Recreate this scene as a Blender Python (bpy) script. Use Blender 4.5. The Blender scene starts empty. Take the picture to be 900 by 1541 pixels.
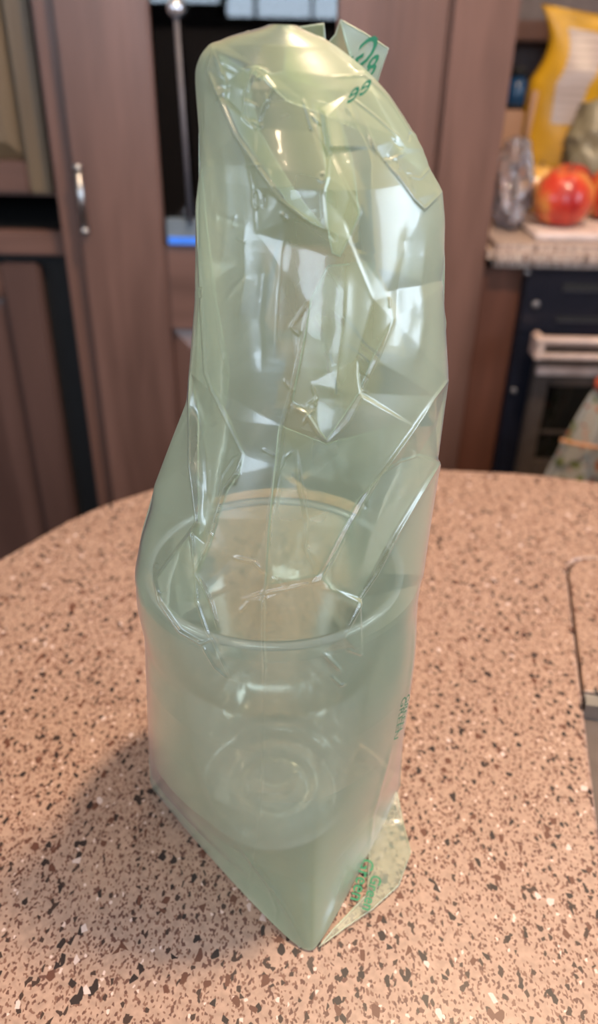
import bpy, bmesh, math, random
import numpy as np
from mathutils import Vector, Matrix, noise
from mathutils.geometry import delaunay_2d_cdt

random.seed(4)
S = bpy.context.scene
COL = S.collection

# ------------------------------------------------------------------ camera
TOP = 0.80                       # height of the island worktop
CAMZ = TOP + 0.3355
FPX = 1158.0
PITCH, ROLL = 31.0, 1.2
cd = bpy.data.cameras.new('camera')
cd.sensor_fit = 'VERTICAL'; cd.sensor_height = 34.6; cd.lens = FPX * 34.6 / 1541
cd.clip_start = 0.01
cam = bpy.data.objects.new('camera', cd); COL.objects.link(cam)
CM = Matrix.Rotation(math.radians(90 - PITCH), 3, 'X') @ Matrix.Rotation(math.radians(ROLL), 3, 'Z')
cam.matrix_world = Matrix.Translation((0, 0, CAMZ)) @ CM.to_4x4()
cd.dof.use_dof = True; cd.dof.focus_distance = 0.285; cd.dof.aperture_fstop = 6.6
S.camera = cam
CMn = np.array(CM); CP = np.array([0, 0, CAMZ])

# ------------------------------------------------------------------ view
S.view_settings.view_transform = 'Standard'; S.view_settings.look = 'None'
S.view_settings.gamma = 1.0; S.view_settings.use_curve_mapping = False
S.view_settings.exposure = 0.0
S.cycles.max_bounces = 14; S.cycles.transparent_max_bounces = 32
S.cycles.diffuse_bounces = 4; S.cycles.glossy_bounces = 4; S.cycles.transmission_bounces = 8
S.cycles.use_denoising = True
S.cycles.sample_clamp_indirect = 6.0
S.cycles.caustics_reflective = False; S.cycles.caustics_refractive = False

# ------------------------------------------------------------------ world: overcast daylight seen through the windows
W = bpy.data.worlds.new('daylight'); S.world = W; W.use_nodes = True
bg = W.node_tree.nodes['Background']
bg.inputs[0].default_value = (0.70, 0.84, 1.0, 1); bg.inputs[1].default_value = 17.0

def lamp(name, loc, power, size, color, rot=(0, 0, 0), shape='DISK', size_y=None, portal=False):
    l = bpy.data.lights.new(name, 'AREA'); l.energy = power; l.size = size; l.shape = shape
    l.color = color
    if size_y: l.size_y = size_y
    if portal: l.cycles.is_portal = True
    o = bpy.data.objects.new(name, l); COL.objects.link(o); o.location = loc; o.rotation_euler = rot
    return o
CEIL = 2.08
WARM = (1.0, 0.74, 0.50)
PUCKS = [(0.29, 0.43, 22.0), (0.06, 0.86, 2.2), (-0.50, -0.45, 3.5), (0.50, -0.50, 3.5), (0.75, 1.15, 2.0)]
for (x, y, p) in PUCKS:
    lamp('puck_lamp_light', (x, y, CEIL - 0.021), p, 0.11, WARM)
WB = (-0.85, 0.14, 1.235, 1.80)      # window behind the camera: x0, x1, z0, z1
WR = (-0.75, 0.45, 1.10, 1.75)       # added unseen window in the right wall, for glints on the bag: y0, y1, z0, z1
lamp('window_portal', ((WB[0]+WB[1])/2, -1.62, (WB[2]+WB[3])/2), 1, WB[1]-WB[0], (1, 1, 1),
     (math.radians(90), 0, 0), 'RECTANGLE', WB[3]-WB[2], True)
WL = (-0.95, -0.15, 1.15, 1.70)      # unseen left-wall window, added so vertical creases catch side light
lamp('window_portal', (-1.52, (WL[0]+WL[1])/2, (WL[2]+WL[3])/2), 1, WL[1]-WL[0], (1, 1, 1),
     (math.radians(90), 0, math.radians(-90)), 'RECTANGLE', WL[3]-WL[2], True)
lamp('window_portal', (1.52, (WR[0]+WR[1])/2, (WR[2]+WR[3])/2), 1, WR[1]-WR[0], (1, 1, 1),
     (math.radians(90), 0, math.radians(90)), 'RECTANGLE', WR[3]-WR[2], True)

# ------------------------------------------------------------------ measuring helpers (pixel of the photo -> point on a world plane)
def ray(x, y): return CMn @ np.array([(x - 450) / FPX, -(y - 770.5) / FPX, -1.0])
def onY(x, y, Y):
    d = ray(x, y); return Vector(CP + d * (Y / d[1]))
def onZ(x, y, z):
    d = ray(x, y); return Vector(CP + d * ((z - CP[2]) / d[2]))
def XY(x, y, Y): return onY(x, y, Y)[0]
def ZY(x, y, Y): return onY(x, y, Y)[2]
def project(P):
    q = (P - CP) @ CMn
    return np.stack([450 + FPX * q[..., 0] / -q[..., 2], 770.5 - FPX * q[..., 1] / -q[..., 2]], -1)

# ------------------------------------------------------------------ object helpers
def link(name, me, mat=None, parent=None, smooth=False):
    if mat: me.materials.append(mat)
    o = bpy.data.objects.new(name, me); COL.objects.link(o)
    if smooth: me.polygons.foreach_set('use_smooth', [True] * len(me.polygons))
    if parent: o.parent = parent
    return o
def obj(name, bm, mat, parent=None, smooth=False, bevel=0, at=None):
    """bm in world coordinates; the origin is moved to `at` (default: parent's place)"""
    if bevel:
        bmesh.ops.bevel(bm, geom=[e for e in bm.edges if e.calc_face_angle(0) > 0.5], offset=bevel, segments=2, affect='EDGES')
    org = Vector(at) if at is not None else (parent_loc(parent) if parent else Vector((0, 0, 0)))
    bmesh.ops.translate(bm, verts=bm.verts, vec=-org)
    me = bpy.data.meshes.new(name); bm.to_mesh(me); bm.free()
    o = link(name, me, mat, parent, smooth)
    if not parent: o.location = org
    return o
def parent_loc(p):
    v = Vector(p.location)
    while p.parent: p = p.parent; v += p.location
    return v
def thing(name, label, cat, loc, group=None):
    o = bpy.data.objects.new(name, None); o.empty_display_size = 0.02; COL.objects.link(o); o.location = loc
    return tag(o, label, cat, group)
def tag(o, label, cat, group=None):
    o['label'] = label; o['category'] = cat
    if group: o['group'] = group
    return o
def struct(o): o['kind'] = 'structure'; return o
def box(bm, x0, x1, y0, y1, z0, z1, bevel=0):
    r = bmesh.ops.create_cube(bm, size=1)
    for v in r['verts']:
        v.co = Vector((x0 + (v.co.x + .5) * (x1 - x0), y0 + (v.co.y + .5) * (y1 - y0), z0 + (v.co.z + .5) * (z1 - z0)))
    if bevel:
        es = list({e for v in r['verts'] for e in v.link_edges})
        bmesh.ops.bevel(bm, geom=es, offset=bevel, segments=2, affect='EDGES')
    return bm
def bx(*a, **k): return box(bmesh.new(), *a, **k)
def prism(poly, z0, z1, bm=None):
    bm = bm or bmesh.new()
    a = [bm.verts.new((p[0], p[1], z0)) for p in poly]; b = [bm.verts.new((p[0], p[1], z1)) for p in poly]
    bm.faces.new(a[::-1]); bm.faces.new(b)
    n = len(poly)
    for i in range(n): bm.faces.new((a[i], a[(i+1) % n], b[(i+1) % n], b[i]))
    return bm
def lathe(prof, c, n=48, bm=None, closed=False):
    bm = bm or bmesh.new(); rings = []
    for r, z in prof:
        if r < 1e-6: rings.append([bm.verts.new((c[0], c[1], c[2] + z))])
        else: rings.append([bm.verts.new((c[0] + r*math.cos(2*math.pi*k/n), c[1] + r*math.sin(2*math.pi*k/n), c[2] + z)) for k in range(n)])
    pairs = list(zip(rings[:-1], rings[1:])) + ([(rings[-1], rings[0])] if closed else [])
    for A, B in pairs:
        for k in range(n):
            k2 = (k + 1) % n
            if len(A) == 1 and len(B) == 1: continue
            if len(A) == 1: bm.faces.new((A[0], B[k2], B[k]))
            elif len(B) == 1: bm.faces.new((A[k], A[k2], B[0]))
            else: bm.faces.new((A[k], A[k2], B[k2], B[k]))
    bmesh.ops.recalc_face_normals(bm, faces=bm.faces)
    return bm
def tube(pts, rad, n=10, bm=None):
    bm = bm or bmesh.new(); pts = [Vector(p) for p in pts]; prev = None
    for i, p in enumerate(pts):
        t = (pts[min(i+1, len(pts)-1)] - pts[max(i-1, 0)]).normalized()
        a = t.orthogonal().normalized() if i == 0 else (a - t * a.dot(t)).normalized()
        b = t.cross(a); r = rad[i] if isinstance(rad, (list, tuple)) else rad
        ring = [bm.verts.new(p + (a*math.cos(2*math.pi*k/n) + b*math.sin(2*math.pi*k/n)) * r) for k in range(n)]
        if prev:
            for k in range(n): bm.faces.new((prev[k], prev[(k+1) % n], ring[(k+1) % n], ring[k]))
        else: bm.faces.new(ring[::-1])
        prev = ring
    bm.faces.new(prev)
    bmesh.ops.recalc_face_normals(bm, faces=bm.faces)
    return bm

# ------------------------------------------------------------------ materials
def mat(name):
    m = bpy.data.materials.new(name); m.use_nodes = True
    nt = m.node_tree; return m, nt, nt.nodes, nt.links
def simple(name, col, rough=.5, metal=0, emit=None, coat=0, noise_amt=0.12, scale=60):
    m, nt, N, L = mat(name); b = N['Principled BSDF']
    b.inputs['Roughness'].default_value = rough; b.inputs['Metallic'].default_value = metal
    b.inputs['Coat Weight'].default_value = coat
    n = N.new('ShaderNodeTexNoise'); n.inputs['Scale'].default_value = scale
    tc = N.new('ShaderNodeTexCoord'); L.new(tc.outputs['Object'], n.inputs['Vector'])
    r = N.new('ShaderNodeValToRGB')
    r.color_ramp.elements[0].position = .3; r.color_ramp.elements[1].position = .7
    r.color_ramp.elements[0].color = (*[c*(1-noise_amt) for c in col], 1)
    r.color_ramp.elements[1].color = (*[min(1, c*(1+noise_amt)) for c in col], 1)
    L.new(n.outputs[0], r.inputs[0]); L.new(r.outputs[0], b.inputs['Base Color'])
    if emit:
        b.inputs['Emission Color'].default_value = (*emit[:3], 1); b.inputs['Emission Strength'].default_value = emit[3]
    return m
def wood(name, dark, light, rough=.38, axis='Z'):
    m, nt, N, L = mat(name); b = N['Principled BSDF']
    tc = N.new('ShaderNodeTexCoord'); mp = N.new('ShaderNodeMapping')
    sc = [9, 9, 9]; sc['XYZ'.index(axis)] = .9
    mp.inputs['Scale'].default_value = sc
    L.new(tc.outputs['Object'], mp.inputs['Vector'])
    n1 = N.new('ShaderNodeTexNoise'); n1.inputs['Scale'].default_value = 2.2; n1.inputs['Detail'].default_value = 7; n1.inputs['Distortion'].default_value = .6
    n2 = N.new('ShaderNodeTexNoise'); n2.inputs['Scale'].default_value = 16; n2.inputs['Detail'].default_value = 4
    L.new(mp.outputs[0], n1.inputs['Vector']); L.new(mp.outputs[0], n2.inputs['Vector'])
    mx = N.new('ShaderNodeMath'); mx.operation = 'MULTIPLY_ADD'; mx.inputs[1].default_value = .3
    L.new(n2.outputs[0], mx.inputs[0]); L.new(n1.outputs[0], mx.inputs[2])
    r = N.new('ShaderNodeValToRGB'); r.color_ramp.elements[0].position = .42; r.color_ramp.elements[1].position = .86
    r.color_ramp.elements[0].color = (*dark, 1); r.color_ramp.elements[1].color = (*light, 1)
    L.new(mx.outputs[0], r.inputs[0]); L.new(r.outputs[0], b.inputs['Base Color'])
    b.inputs['Roughness'].default_value = rough
    bp = N.new('ShaderNodeBump'); bp.inputs['Strength'].default_value = .08; bp.inputs['Distance'].default_value = .002
    L.new(n2.outputs[0], bp.inputs['Height']); L.new(bp.outputs[0], b.inputs['Normal'])
    return m
M_WOOD = wood('cherry_wood', (.095, .048, .036), (.170, .088, .068))
M_WOODH = wood('cherry_wood_rail', (.095, .048, .036), (.170, .088, .068), axis='X')
M_WOODR = wood('red_brown_wood', (.075, .026, .014), (.12, .042, .024), .5)
M_FLOOR = wood('floor_vinyl', (.02, .012, .010), (.05, .03, .022), .4, 'Y')

def speckle(name, base, k=1.0):
    m, nt, N, L = mat(name); b = N['Principled BSDF']; b.inputs['Roughness'].default_value = .34
    b.inputs['Specular IOR Level'].default_value = .45
    tc = N.new('ShaderNodeTexCoord')
    n0 = N.new('ShaderNodeTexNoise'); n0.inputs['Scale'].default_value = 420; n0.inputs['Detail'].default_value = 2
    L.new(tc.outputs['Object'], n0.inputs['Vector'])
    wob = N.new('ShaderNodeVectorMath'); wob.operation = 'MULTIPLY_ADD'
    wob.inputs[1].default_value = (.0007,)*3
    L.new(n0.outputs['Color'], wob.inputs[0]); L.new(tc.outputs['Object'], wob.inputs[2])
    n1 = N.new('ShaderNodeTexNoise'); n1.inputs['Scale'].default_value = 300; n1.inputs['Detail'].default_value = 5
    L.new(tc.outputs['Object'], n1.inputs['Vector'])
    cr = N.new('ShaderNodeValToRGB')
    cr.color_ramp.elements[0].position = .35; cr.color_ramp.elements[0].color = (*[c*.86 for c in base], 1)
    cr.color_ramp.elements[1].position = .65; cr.color_ramp.elements[1].color = (*[min(1, c*1.12) for c in base], 1)
    L.new(n1.outputs[0], cr.inputs[0]); cur = cr.outputs[0]
    # chips: whole voronoi cells picked at random, so they have angular outlines
    for (scale, frac, col, loc) in [(1300, .16, (.17, .085, .06), 1), (900, .10, (.11, .05, .038), 5), (900, .010, (.60, .44, .38), 9),
                                    (620, .048, (.045, .025, .02), 2), (400, .030, (.025, .016, .015), 7),
                                    (420, .005, (.55, .42, .38), 4), (380, .016, (.11, .045, .03), 12)]:
        mp = N.new('ShaderNodeMapping'); mp.inputs['Location'].default_value = (loc*.37, loc*.21, 0)
        mp.inputs['Rotation'].default_value = (0, 0, loc); mp.inputs['Scale'].default_value = (1, .72, 1)
        L.new(wob.outputs[0], mp.inputs['Vector'])
        v = N.new('ShaderNodeTexVoronoi'); v.voronoi_dimensions = '2D'; v.inputs['Scale'].default_value = scale / k
        L.new(mp.outputs[0], v.inputs['Vector'])
        sp = N.new('ShaderNodeSeparateColor'); L.new(v.outputs['Color'], sp.inputs[0])
        lt = N.new('ShaderNodeMath'); lt.operation = 'LESS_THAN'; lt.inputs[1].default_value = frac
        L.new(sp.outputs[0], lt.inputs[0])
        mx = N.new('ShaderNodeMix'); mx.data_type = 'RGBA'; L.new(lt.outputs[0], mx.inputs[0])
        L.new(cur, mx.inputs[6]); mx.inputs[7].default_value = (*col, 1); cur = mx.outputs[2]
    L.new(cur, b.inputs['Base Color'])
    return m
M_TOP = speckle('speckled_solid_surface', (.35, .228, .172))
M_TOP2 = speckle('speckled_solid_surface_far', (.48, .38, .33), .5)
M_STEEL = simple('brushed_steel', (.45, .44, .44), .35, 1)
M_SINK = simple('sink_grey_composite', (.10, .075, .065), .4)
M_BLACK = simple('black_enamel', (.008, .009, .016), .3)
M_VOID = simple('matt_black', (.006, .006, .007), .8)
M_WALL = simple('painted_wall', (.34, .27, .24), .8)
M_BACKSPLASH = simple('grey_brown_backsplash', (.16, .125, .12), .6)
M_CEIL = simple('ceiling_paint', (.62, .58, .52), .8)
M_LAMPGLASS = simple('lamp_lens', (.9, .85, .75), .4, emit=(1, .78, .55, 6))
M_WHITE = simple('white_trim', (.6, .6, .6), .5)
M_DARKTRIM = simple('dark_window_frame', (.02, .02, .022), .5)

def clear_mat(name, tint, gloss=1.0, rough=.04, haze=.05, hcol=(.7, .72, .72)):
    m, nt, N, L = mat(name); out = N['Material Output']; N.remove(N['Principled BSDF'])
    t = N.new('ShaderNodeBsdfTransparent'); t.inputs[0].default_value = (*tint, 1)
    d = N.new('ShaderNodeBsdfDiffuse'); d.inputs[0].default_value = (*hcol, 1)
    m1 = N.new('ShaderNodeMixShader'); m1.inputs[0].default_value = haze
    L.new(t.outputs[0], m1.inputs[1]); L.new(d.outputs[0], m1.inputs[2])
    g = N.new('ShaderNodeBsdfGlossy'); g.inputs['Roughness'].default_value = rough
    fr = N.new('ShaderNodeFresnel'); fr.inputs[0].default_value = 1.5
    mu = N.new('ShaderNodeMath'); mu.operation = 'MULTIPLY'; mu.use_clamp = True; mu.inputs[1].default_value = gloss
    L.new(fr.outputs[0], mu.inputs[0])
    m2 = N.new('ShaderNodeMixShader'); L.new(mu.outputs[0], m2.inputs[0])
    L.new(m1.outputs[0], m2.inputs[1]); L.new(g.outputs[0], m2.inputs[2]); L.new(m2.outputs[0], out.inputs[0])
    return m
M_PANE = clear_mat('tinted_door_glass', (.20, .21, .22), 1.15, .01, .0)
M_CLEAR = clear_mat('clear_cup_plastic', (.97, .97, .975), 2.4, .08, .25, (.92, .90, .92))
M_RIM = clear_mat('cup_rim_plastic', (.98, .96, .98), 2.0, .14, .45, (.90, .84, .92))
M_WRAP = clear_mat('clear_crinkled_wrap', (.90, .87, .90), 2.0, .10, .22, (.75, .68, .75))
M_WINGLASS = clear_mat('window_glass', (.96, .97, .98), .6, .0, .0)

def film_mat(name, tint, hcol, haze, edge, gloss=1.5):
    """thin milky green film: see-through, scattering a part of the light both ways, glossy on top;
    looked through at a slant the path in the film is longer and the haze denser"""
    m, nt, N, L = mat(name); out = N['Material Output']; N.remove(N['Principled BSDF'])
    t = N.new('ShaderNodeBsdfTransparent'); t.inputs[0].default_value = (*tint, 1)
    d = N.new('ShaderNodeBsdfDiffuse'); d.inputs[0].default_value = (*hcol, 1)
    tr = N.new('ShaderNodeBsdfTranslucent'); tr.inputs[0].default_value = (*hcol, 1)
    ms = N.new('ShaderNodeMixShader'); ms.inputs[0].default_value = .45
    L.new(d.outputs[0], ms.inputs[1]); L.new(tr.outputs[0], ms.inputs[2])
    lw = N.new('ShaderNodeLayerWeight'); lw.inputs[0].default_value = .3
    ma = N.new('ShaderNodeMath'); ma.operation = 'MULTIPLY_ADD'; ma.use_clamp = True
    ma.inputs[1].default_value = edge; ma.inputs[2].default_value = haze
    L.new(lw.outputs['Facing'], ma.inputs[0])
    m1 = N.new('ShaderNodeMixShader'); L.new(ma.outputs[0], m1.inputs[0])
    L.new(t.outputs[0], m1.inputs[1]); L.new(ms.outputs[0], m1.inputs[2])
    g = N.new('ShaderNodeBsdfGlossy'); g.inputs['Roughness'].default_value = .055
    tc = N.new('ShaderNodeTexCoord'); n = N.new('ShaderNodeTexNoise'); n.inputs['Scale'].default_value = 90; n.inputs['Detail'].default_value = 3
    L.new(tc.outputs['Object'], n.inputs['Vector'])
    bp = N.new('ShaderNodeBump'); bp.inputs['Strength'].default_value = .15; bp.inputs['Distance'].default_value = .002
    L.new(n.outputs[0], bp.inputs['Height']); L.new(bp.outputs[0], g.inputs['Normal'])
    fr = N.new('ShaderNodeFresnel'); fr.inputs[0].default_value = 1.5
    mu = N.new('ShaderNodeMath'); mu.operation = 'MULTIPLY'; mu.use_clamp = True; mu.inputs[1].default_value = gloss
    L.new(fr.outputs[0], mu.inputs[0])
    g2 = N.new('ShaderNodeBsdfGlossy'); g2.inputs['Roughness'].default_value = .34
    gm = N.new('ShaderNodeMixShader'); gm.inputs[0].default_value = .82
    L.new(g.outputs[0], gm.inputs[1]); L.new(g2.outputs[0], gm.inputs[2])
    m2 = N.new('ShaderNodeMixShader'); L.new(mu.outputs[0], m2.inputs[0])
    L.new(m1.outputs[0], m2.inputs[1]); L.new(gm.outputs[0], m2.inputs[2]); L.new(m2.outputs[0], out.inputs[0])
    return m
M_FILM = film_mat('green_film', (.915, .95, .85), (.82, .92, .61), .215, .48, 1.9)
M_FILMB = film_mat('green_film_back', (.915, .95, .84), (.80, .92, .55), .20, .42, 1.5)
M_FOLD = film_mat('green_film_fold', (.95, .98, .82), (.80, .90, .48), .30, .25, .7)
M_FOLDG = film_mat('green_film_inner_fold', (.94, .98, .90), (.74, .88, .66), .13, .20, .7)
M_FLAP = film_mat('green_film_flap', (.85, .94, .88), (.62, .84, .70), .60, .25, .6)
M_FLAPB = film_mat('green_film_bottom_flap', (.88, .95, .88), (.66, .84, .68), .24, .25, .8)
M_EDGE = film_mat('green_film_edge', (.92, .97, .86), (.88, .98, .74), .35, .2, 2.2)
M_INK = simple('green_ink', (.015, .19, .085), .6)
M_INK2 = simple('dark_green_ink', (.12, .24, .14), .6)

# ------------------------------------------------------------------ room shell
XL, XR, YB, YF = -1.5, 1.5, -1.6, 1.72
struct(obj('floor', bx(XL-.1, XR+.1, YB-.1, YF+.1, -.05, 0), M_FLOOR))
struct(obj('ceiling', bx(XL-.1, XR+.1, YB-.1, YF+.1, CEIL, CEIL+.05), M_CEIL))
struct(obj('wall_front', bx(XL, XR, YF, YF+.06, 0, CEIL), M_BACKSPLASH))
def wall_hole(name, frame, h):      # frame: function (a0,a1,z0,z1)->box
    bm = bmesh.new(); A0, A1, a0, a1, z0, z1 = h
    frame(bm, A0, a0, 0, CEIL); frame(bm, a1, A1, 0, CEIL); frame(bm, a0, a1, 0, z0); frame(bm, a0, a1, z1, CEIL)
    return struct(obj(name, bm, M_WALL))
wall_hole('wall_back', lambda bm, a, b, c, d: box(bm, a, b, YB-.06, YB, c, d), (XL-.06, XR+.06, WB[0], WB[1], WB[2], WB[3]))
wall_hole('wall_right', lambda bm, a, b, c, d: box(bm, XR, XR+.06, a, b, c, d), (YB, YF+.06, WR[0], WR[1], WR[2], WR[3]))
wall_hole('wall_left', lambda bm, a, b, c, d: box(bm, XL-.06, XL, a, b, c, d), (YB, YF+.06, WL[0], WL[1], WL[2], WL[3]))
w = struct(obj('added_window_left', bx(XL-.04, XL-.036, WL[0], WL[1], WL[2], WL[3]), M_WINGLASS))
fb = bmesh.new()
for (a, b_) in [(WL[0]-.03, WL[0]+.012), (WL[1]-.012, WL[1]+.03)]: box(fb, XL-.03, XL+.015, a, b_, WL[2]-.03, WL[3]+.03)
for (a, b_) in [(WL[2]-.03, WL[2]+.01), (WL[3]-.01, WL[3]+.03)]: box(fb, XL-.03, XL+.015, WL[0]-.03, WL[1]+.03, a, b_)
obj('window_frame', fb, M_DARKTRIM, w)
# windows
def mirrorX(px, py): # where the pane's reflection at that pixel lands on the back wall
    d = ray(px, py); return d[0] / d[1] * (1.045 * 2 - YB)
w = struct(obj('window_1', bx(WB[0], WB[1], YB-.04, YB-.036, WB[2], WB[3]), M_WINGLASS))
fb = bmesh.new()
for (a, b_) in [(WB[0]-.03, WB[0]+.012), (WB[1]-.012, WB[1]+.03)]: box(fb, a, b_, YB-.03, YB+.015, WB[2]-.03, WB[3]+.03)
for (a, b_) in [(WB[2]-.03, WB[2]+.01), (WB[3]-.01, WB[3]+.03)]: box(fb, WB[0]-.03, WB[1]+.03, YB-.03, YB+.015, a, b_)
obj('window_frame', fb, M_DARKTRIM, w)
for px, wd in [(335, .030), (384, .016), (470, .014)]:
    xx = mirrorX(px, 10); obj('mullion', bx(xx-wd/2, xx+wd/2, YB-.03, YB+.005, WB[2], WB[3]), M_DARKTRIM, w)
obj('mullion', bx(WB[0], mirrorX(335, 10), YB-.03, YB+.005, WB[2], WB[2]+.055), M_DARKTRIM, w)
w = struct(obj('added_window_right', bx(XR+.036, XR+.04, WR[0], WR[1], WR[2], WR[3]), M_WINGLASS))
fb = bmesh.new()
for (a, b_) in [(WR[0]-.03, WR[0]+.012), (WR[1]-.012, WR[1]+.03), (-.16, -.14)]: box(fb, XR-.015, XR+.03, a, b_, WR[2]-.03, WR[3]+.03)
for (a, b_) in [(WR[2]-.03, WR[2]+.01), (WR[3]-.01, WR[3]+.03)]: box(fb, XR-.015, XR+.03, WR[0]-.03, WR[1]+.03, a, b_)
obj('window_frame', fb, M_DARKTRIM, w)
# ceiling puck lamps
for i, (x, y, p) in enumerate(PUCKS):
    t = thing('ceiling_lamp', 'recessed ceiling lamp with a frosted lens ' + ['over the right side of the island', 'over the walkway before the pantry', 'behind the camera on the left', 'behind the camera on the right', 'over the right counter'][i], 'ceiling lamp', (x, y, CEIL), 'recessed ceiling lamps')
    obj('lamp_ring', lathe([(.062, -.001), (.075, -.001), (.075, -.012), (.062, -.018)], (x, y, CEIL), 32, closed=True), M_STEEL, t, True)
    obj('lens', lathe([(0, -.010), (.062, -.010), (.062, -.004), (0, -.004)], (x, y, CEIL), 32), M_LAMPGLASS, t)

# ------------------------------------------------------------------ island with worktop, sink cutout, sink cover
def rounded(poly, rad, seg=6):
    out = []; n = len(poly)
    for i in range(n):
        p = Vector(poly[i][:2]); a = Vector(poly[i-1][:2]); b = Vector(poly[(i+1) % n][:2]); r = rad[i] if isinstance(rad, list) else rad
        if r <= 0: out.append(p); continue
        u = (a-p).normalized(); v = (b-p).normalized()
        A = p + u*r; B = p + v*r
        for k in range(seg+1):
            s = k/seg; out.append(A*(1-s)**2 + p*2*s*(1-s) + B*s*s)
    return out
ISL = [onZ(x, y, TOP) for x, y in [(900, 725), (830, 716), (780, 711), (655, 705), (450, 704), (330, 713), (230, 735), (160, 757), (100, 783), (50, 812), (0, 840)]]
ISL = [Vector((.95, .56, 0)), Vector((.50, .60, 0))] + ISL + [Vector((-.262, .43, 0)), Vector((-.285, .37, 0)), Vector((-.30, .28, 0)), Vector((-.30, -.05, 0)), Vector((.95, -.05, 0))]
# the sink: its left side runs from (855,836) down to (905,1260) in the photo
s0 = onZ(851, 835, TOP); s1 = onZ(900, 1232, TOP); dv = (s0 - s1); dv.z = 0; dv.normalize(); nv = Vector((dv.y, -dv.x, 0))
a0 = s0 + dv*.002; b0 = s1 - dv*.20
SINK = rounded([a0, a0 + nv*.36, b0 + nv*.36, b0], .028)
def cut_slab(outer, inner, z0, z1):
    pts = [Vector(p[:2]) for p in outer] + [Vector(p[:2]) for p in inner]; no = len(outer); ni = len(inner)
    edges = [(i, (i+1) % no) for i in range(no)] + [(no+i, no+(i+1) % ni) for i in range(ni)]
    v, e, f, ov, oe, of = delaunay_2d_cdt(pts, edges, [], 0, 1e-6)
    bm = bmesh.new(); T = [bm.verts.new((p.x, p.y, z1)) for p in v]; B = [bm.verts.new((p.x, p.y, z0)) for p in v]
    def inside(c, poly):
        k = False; n = len(poly)
        for i in range(n):
            a, b = poly[i], poly[i-1]
            if (a[1] > c.y) != (b[1] > c.y) and c.x < (b[0]-a[0])*(c.y-a[1])/(b[1]-a[1])+a[0]: k = not k
        return k
    for t in f:
        c = sum((v[i] for i in t), Vector((0, 0))) / len(t)
        if inside(c, outer) and not inside(c, inner):
            bm.faces.new([T[i] for i in t]); bm.faces.new([B[i] for i in reversed(t)])
    for rng in (range(no), range(no, no+ni)):
        r = list(rng)
        for k in range(len(r)):
            i, j = ov_index(ov, r[k]), ov_index(ov, r[(k+1) % len(r)])
            try: bm.faces.new((T[i], T[j], B[j], B[i]))
            except ValueError: pass
    loose = [x for x in bm.verts if not x.link_faces]
    bmesh.ops.delete(bm, geom=loose, context='VERTS')
    bmesh.ops.recalc_face_normals(bm, faces=bm.faces)
    return bm
def ov_index(ov, i):
    for k, l in enumerate(ov):
        if i in l: return k
    return i
island = thing('kitchen_island', 'curved island with pinkish tan speckled worktop in the foreground', 'kitchen island', (.2, .25, 0))
wt = obj('worktop', cut_slab([p for p in ISL], SINK, TOP-.032, TOP), M_TOP, island)
md = wt.modifiers.new('soft_edge', 'BEVEL'); md.width = .005; md.segments = 3; md.limit_method = 'ANGLE'; md.angle_limit = .8
obj('cabinet_body', bx(-.24, .90, 0, .50, .001, TOP-.21), M_WOOD, island)
obj('cabinet_apron', prism([(-.24, 0), (.10, 0), (.10, .50), (-.19, .50)], TOP-.209, TOP-.033), M_WOOD, island)
# basin: walls just inside the cutout
bm = bmesh.new()
ins = rounded([a0 + nv*-.004+dv*.004, a0 + nv*.364+dv*.004, b0 + nv*.364-dv*.004, b0 - nv*.004-dv*.004], .03)
bz = TOP-.19
T = [bm.verts.new((p.x, p.y, TOP-.033)) for p in ins]; B = [bm.verts.new((p.x, p.y, bz)) for p in ins]
for i in range(len(T)): bm.faces.new((T[i], T[(i+1) % len(T)], B[(i+1) % len(T)], B[i]))
bm.faces.new(B)
obj('sink_basin', bm, M_SINK, island)
# cover resting in the back part of the cutout
g = .0012
c_end = s0.lerp(onZ(870, 1040, TOP), 1.0)
L1 = (Vector((onZ(871, 1036, TOP).x, onZ(871, 1036, TOP).y, 0)) - Vector((a0.x, a0.y, 0))).dot(-dv)
A = a0 - dv*g + nv*g; Bc = a0 - dv*L1 + nv*g
cover = tag(obj('sink_cover', prism(rounded([A, A + nv*(.36-2*g), Bc + nv*(.36-2*g), Bc], [.028, .028, 0.001, .001]), TOP-.014, TOP-.0008), M_TOP, at=(A.x+.1, A.y-.05, TOP-.014)),
            'speckled sink cover lying flush in the far half of the sink opening', 'sink cover')
md = cover.modifiers.new('soft_edge', 'BEVEL'); md.width = .0022; md.segments = 2; md.limit_method = 'ANGLE'; md.angle_limit = .8
obj('edge_trim', prism([Bc+nv*.001, Bc + nv*(.356), Bc + nv*(.356) - dv*.010, Bc - dv*.010+nv*.001], TOP-.016, TOP-.003), M_STEEL, cover, bevel=.002)
obj('cover_ledge', prism([a0-dv*.002, a0+nv*.02-dv*.002, b0+nv*.02+dv*.03, b0+dv*.03], TOP-.032, TOP-.0145), M_SINK, island)

# ------------------------------------------------------------------ cabinets
def raised_panel(bm, x0, x1, z0, z1, Y, mg=.030, lift=.012):
    """bevelled panel whose field is level with Y, sunk at its border"""
    q = [(x0, z0), (x1, z0), (x1, z1), (x0, z1)]; r = [(x0+mg, z0+mg), (x1-mg, z0+mg), (x1-mg, z1-mg), (x0+mg, z1-mg)]
    a = [bm.verts.new((x, Y+lift, z)) for x, z in q]; b = [bm.verts.new((x, Y+.003, z)) for x, z in r]
    c = [bm.verts.new((x, Y+lift+.004, z)) for x, z in q]
    bm.faces.new(b); bm.faces.new(c[::-1])
    for i in range(4):
        j = (i+1) % 4; bm.faces.new((a[i], a[j], b[j], b[i])); bm.faces.new((c[i], c[j], a[j], a[i]))
    bmesh.ops.recalc_face_normals(bm, faces=bm.faces)
    return bm
YP = 1.06
PX0, PX1 = -.322, .243
DX0, DX1 = -.293, .158
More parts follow.
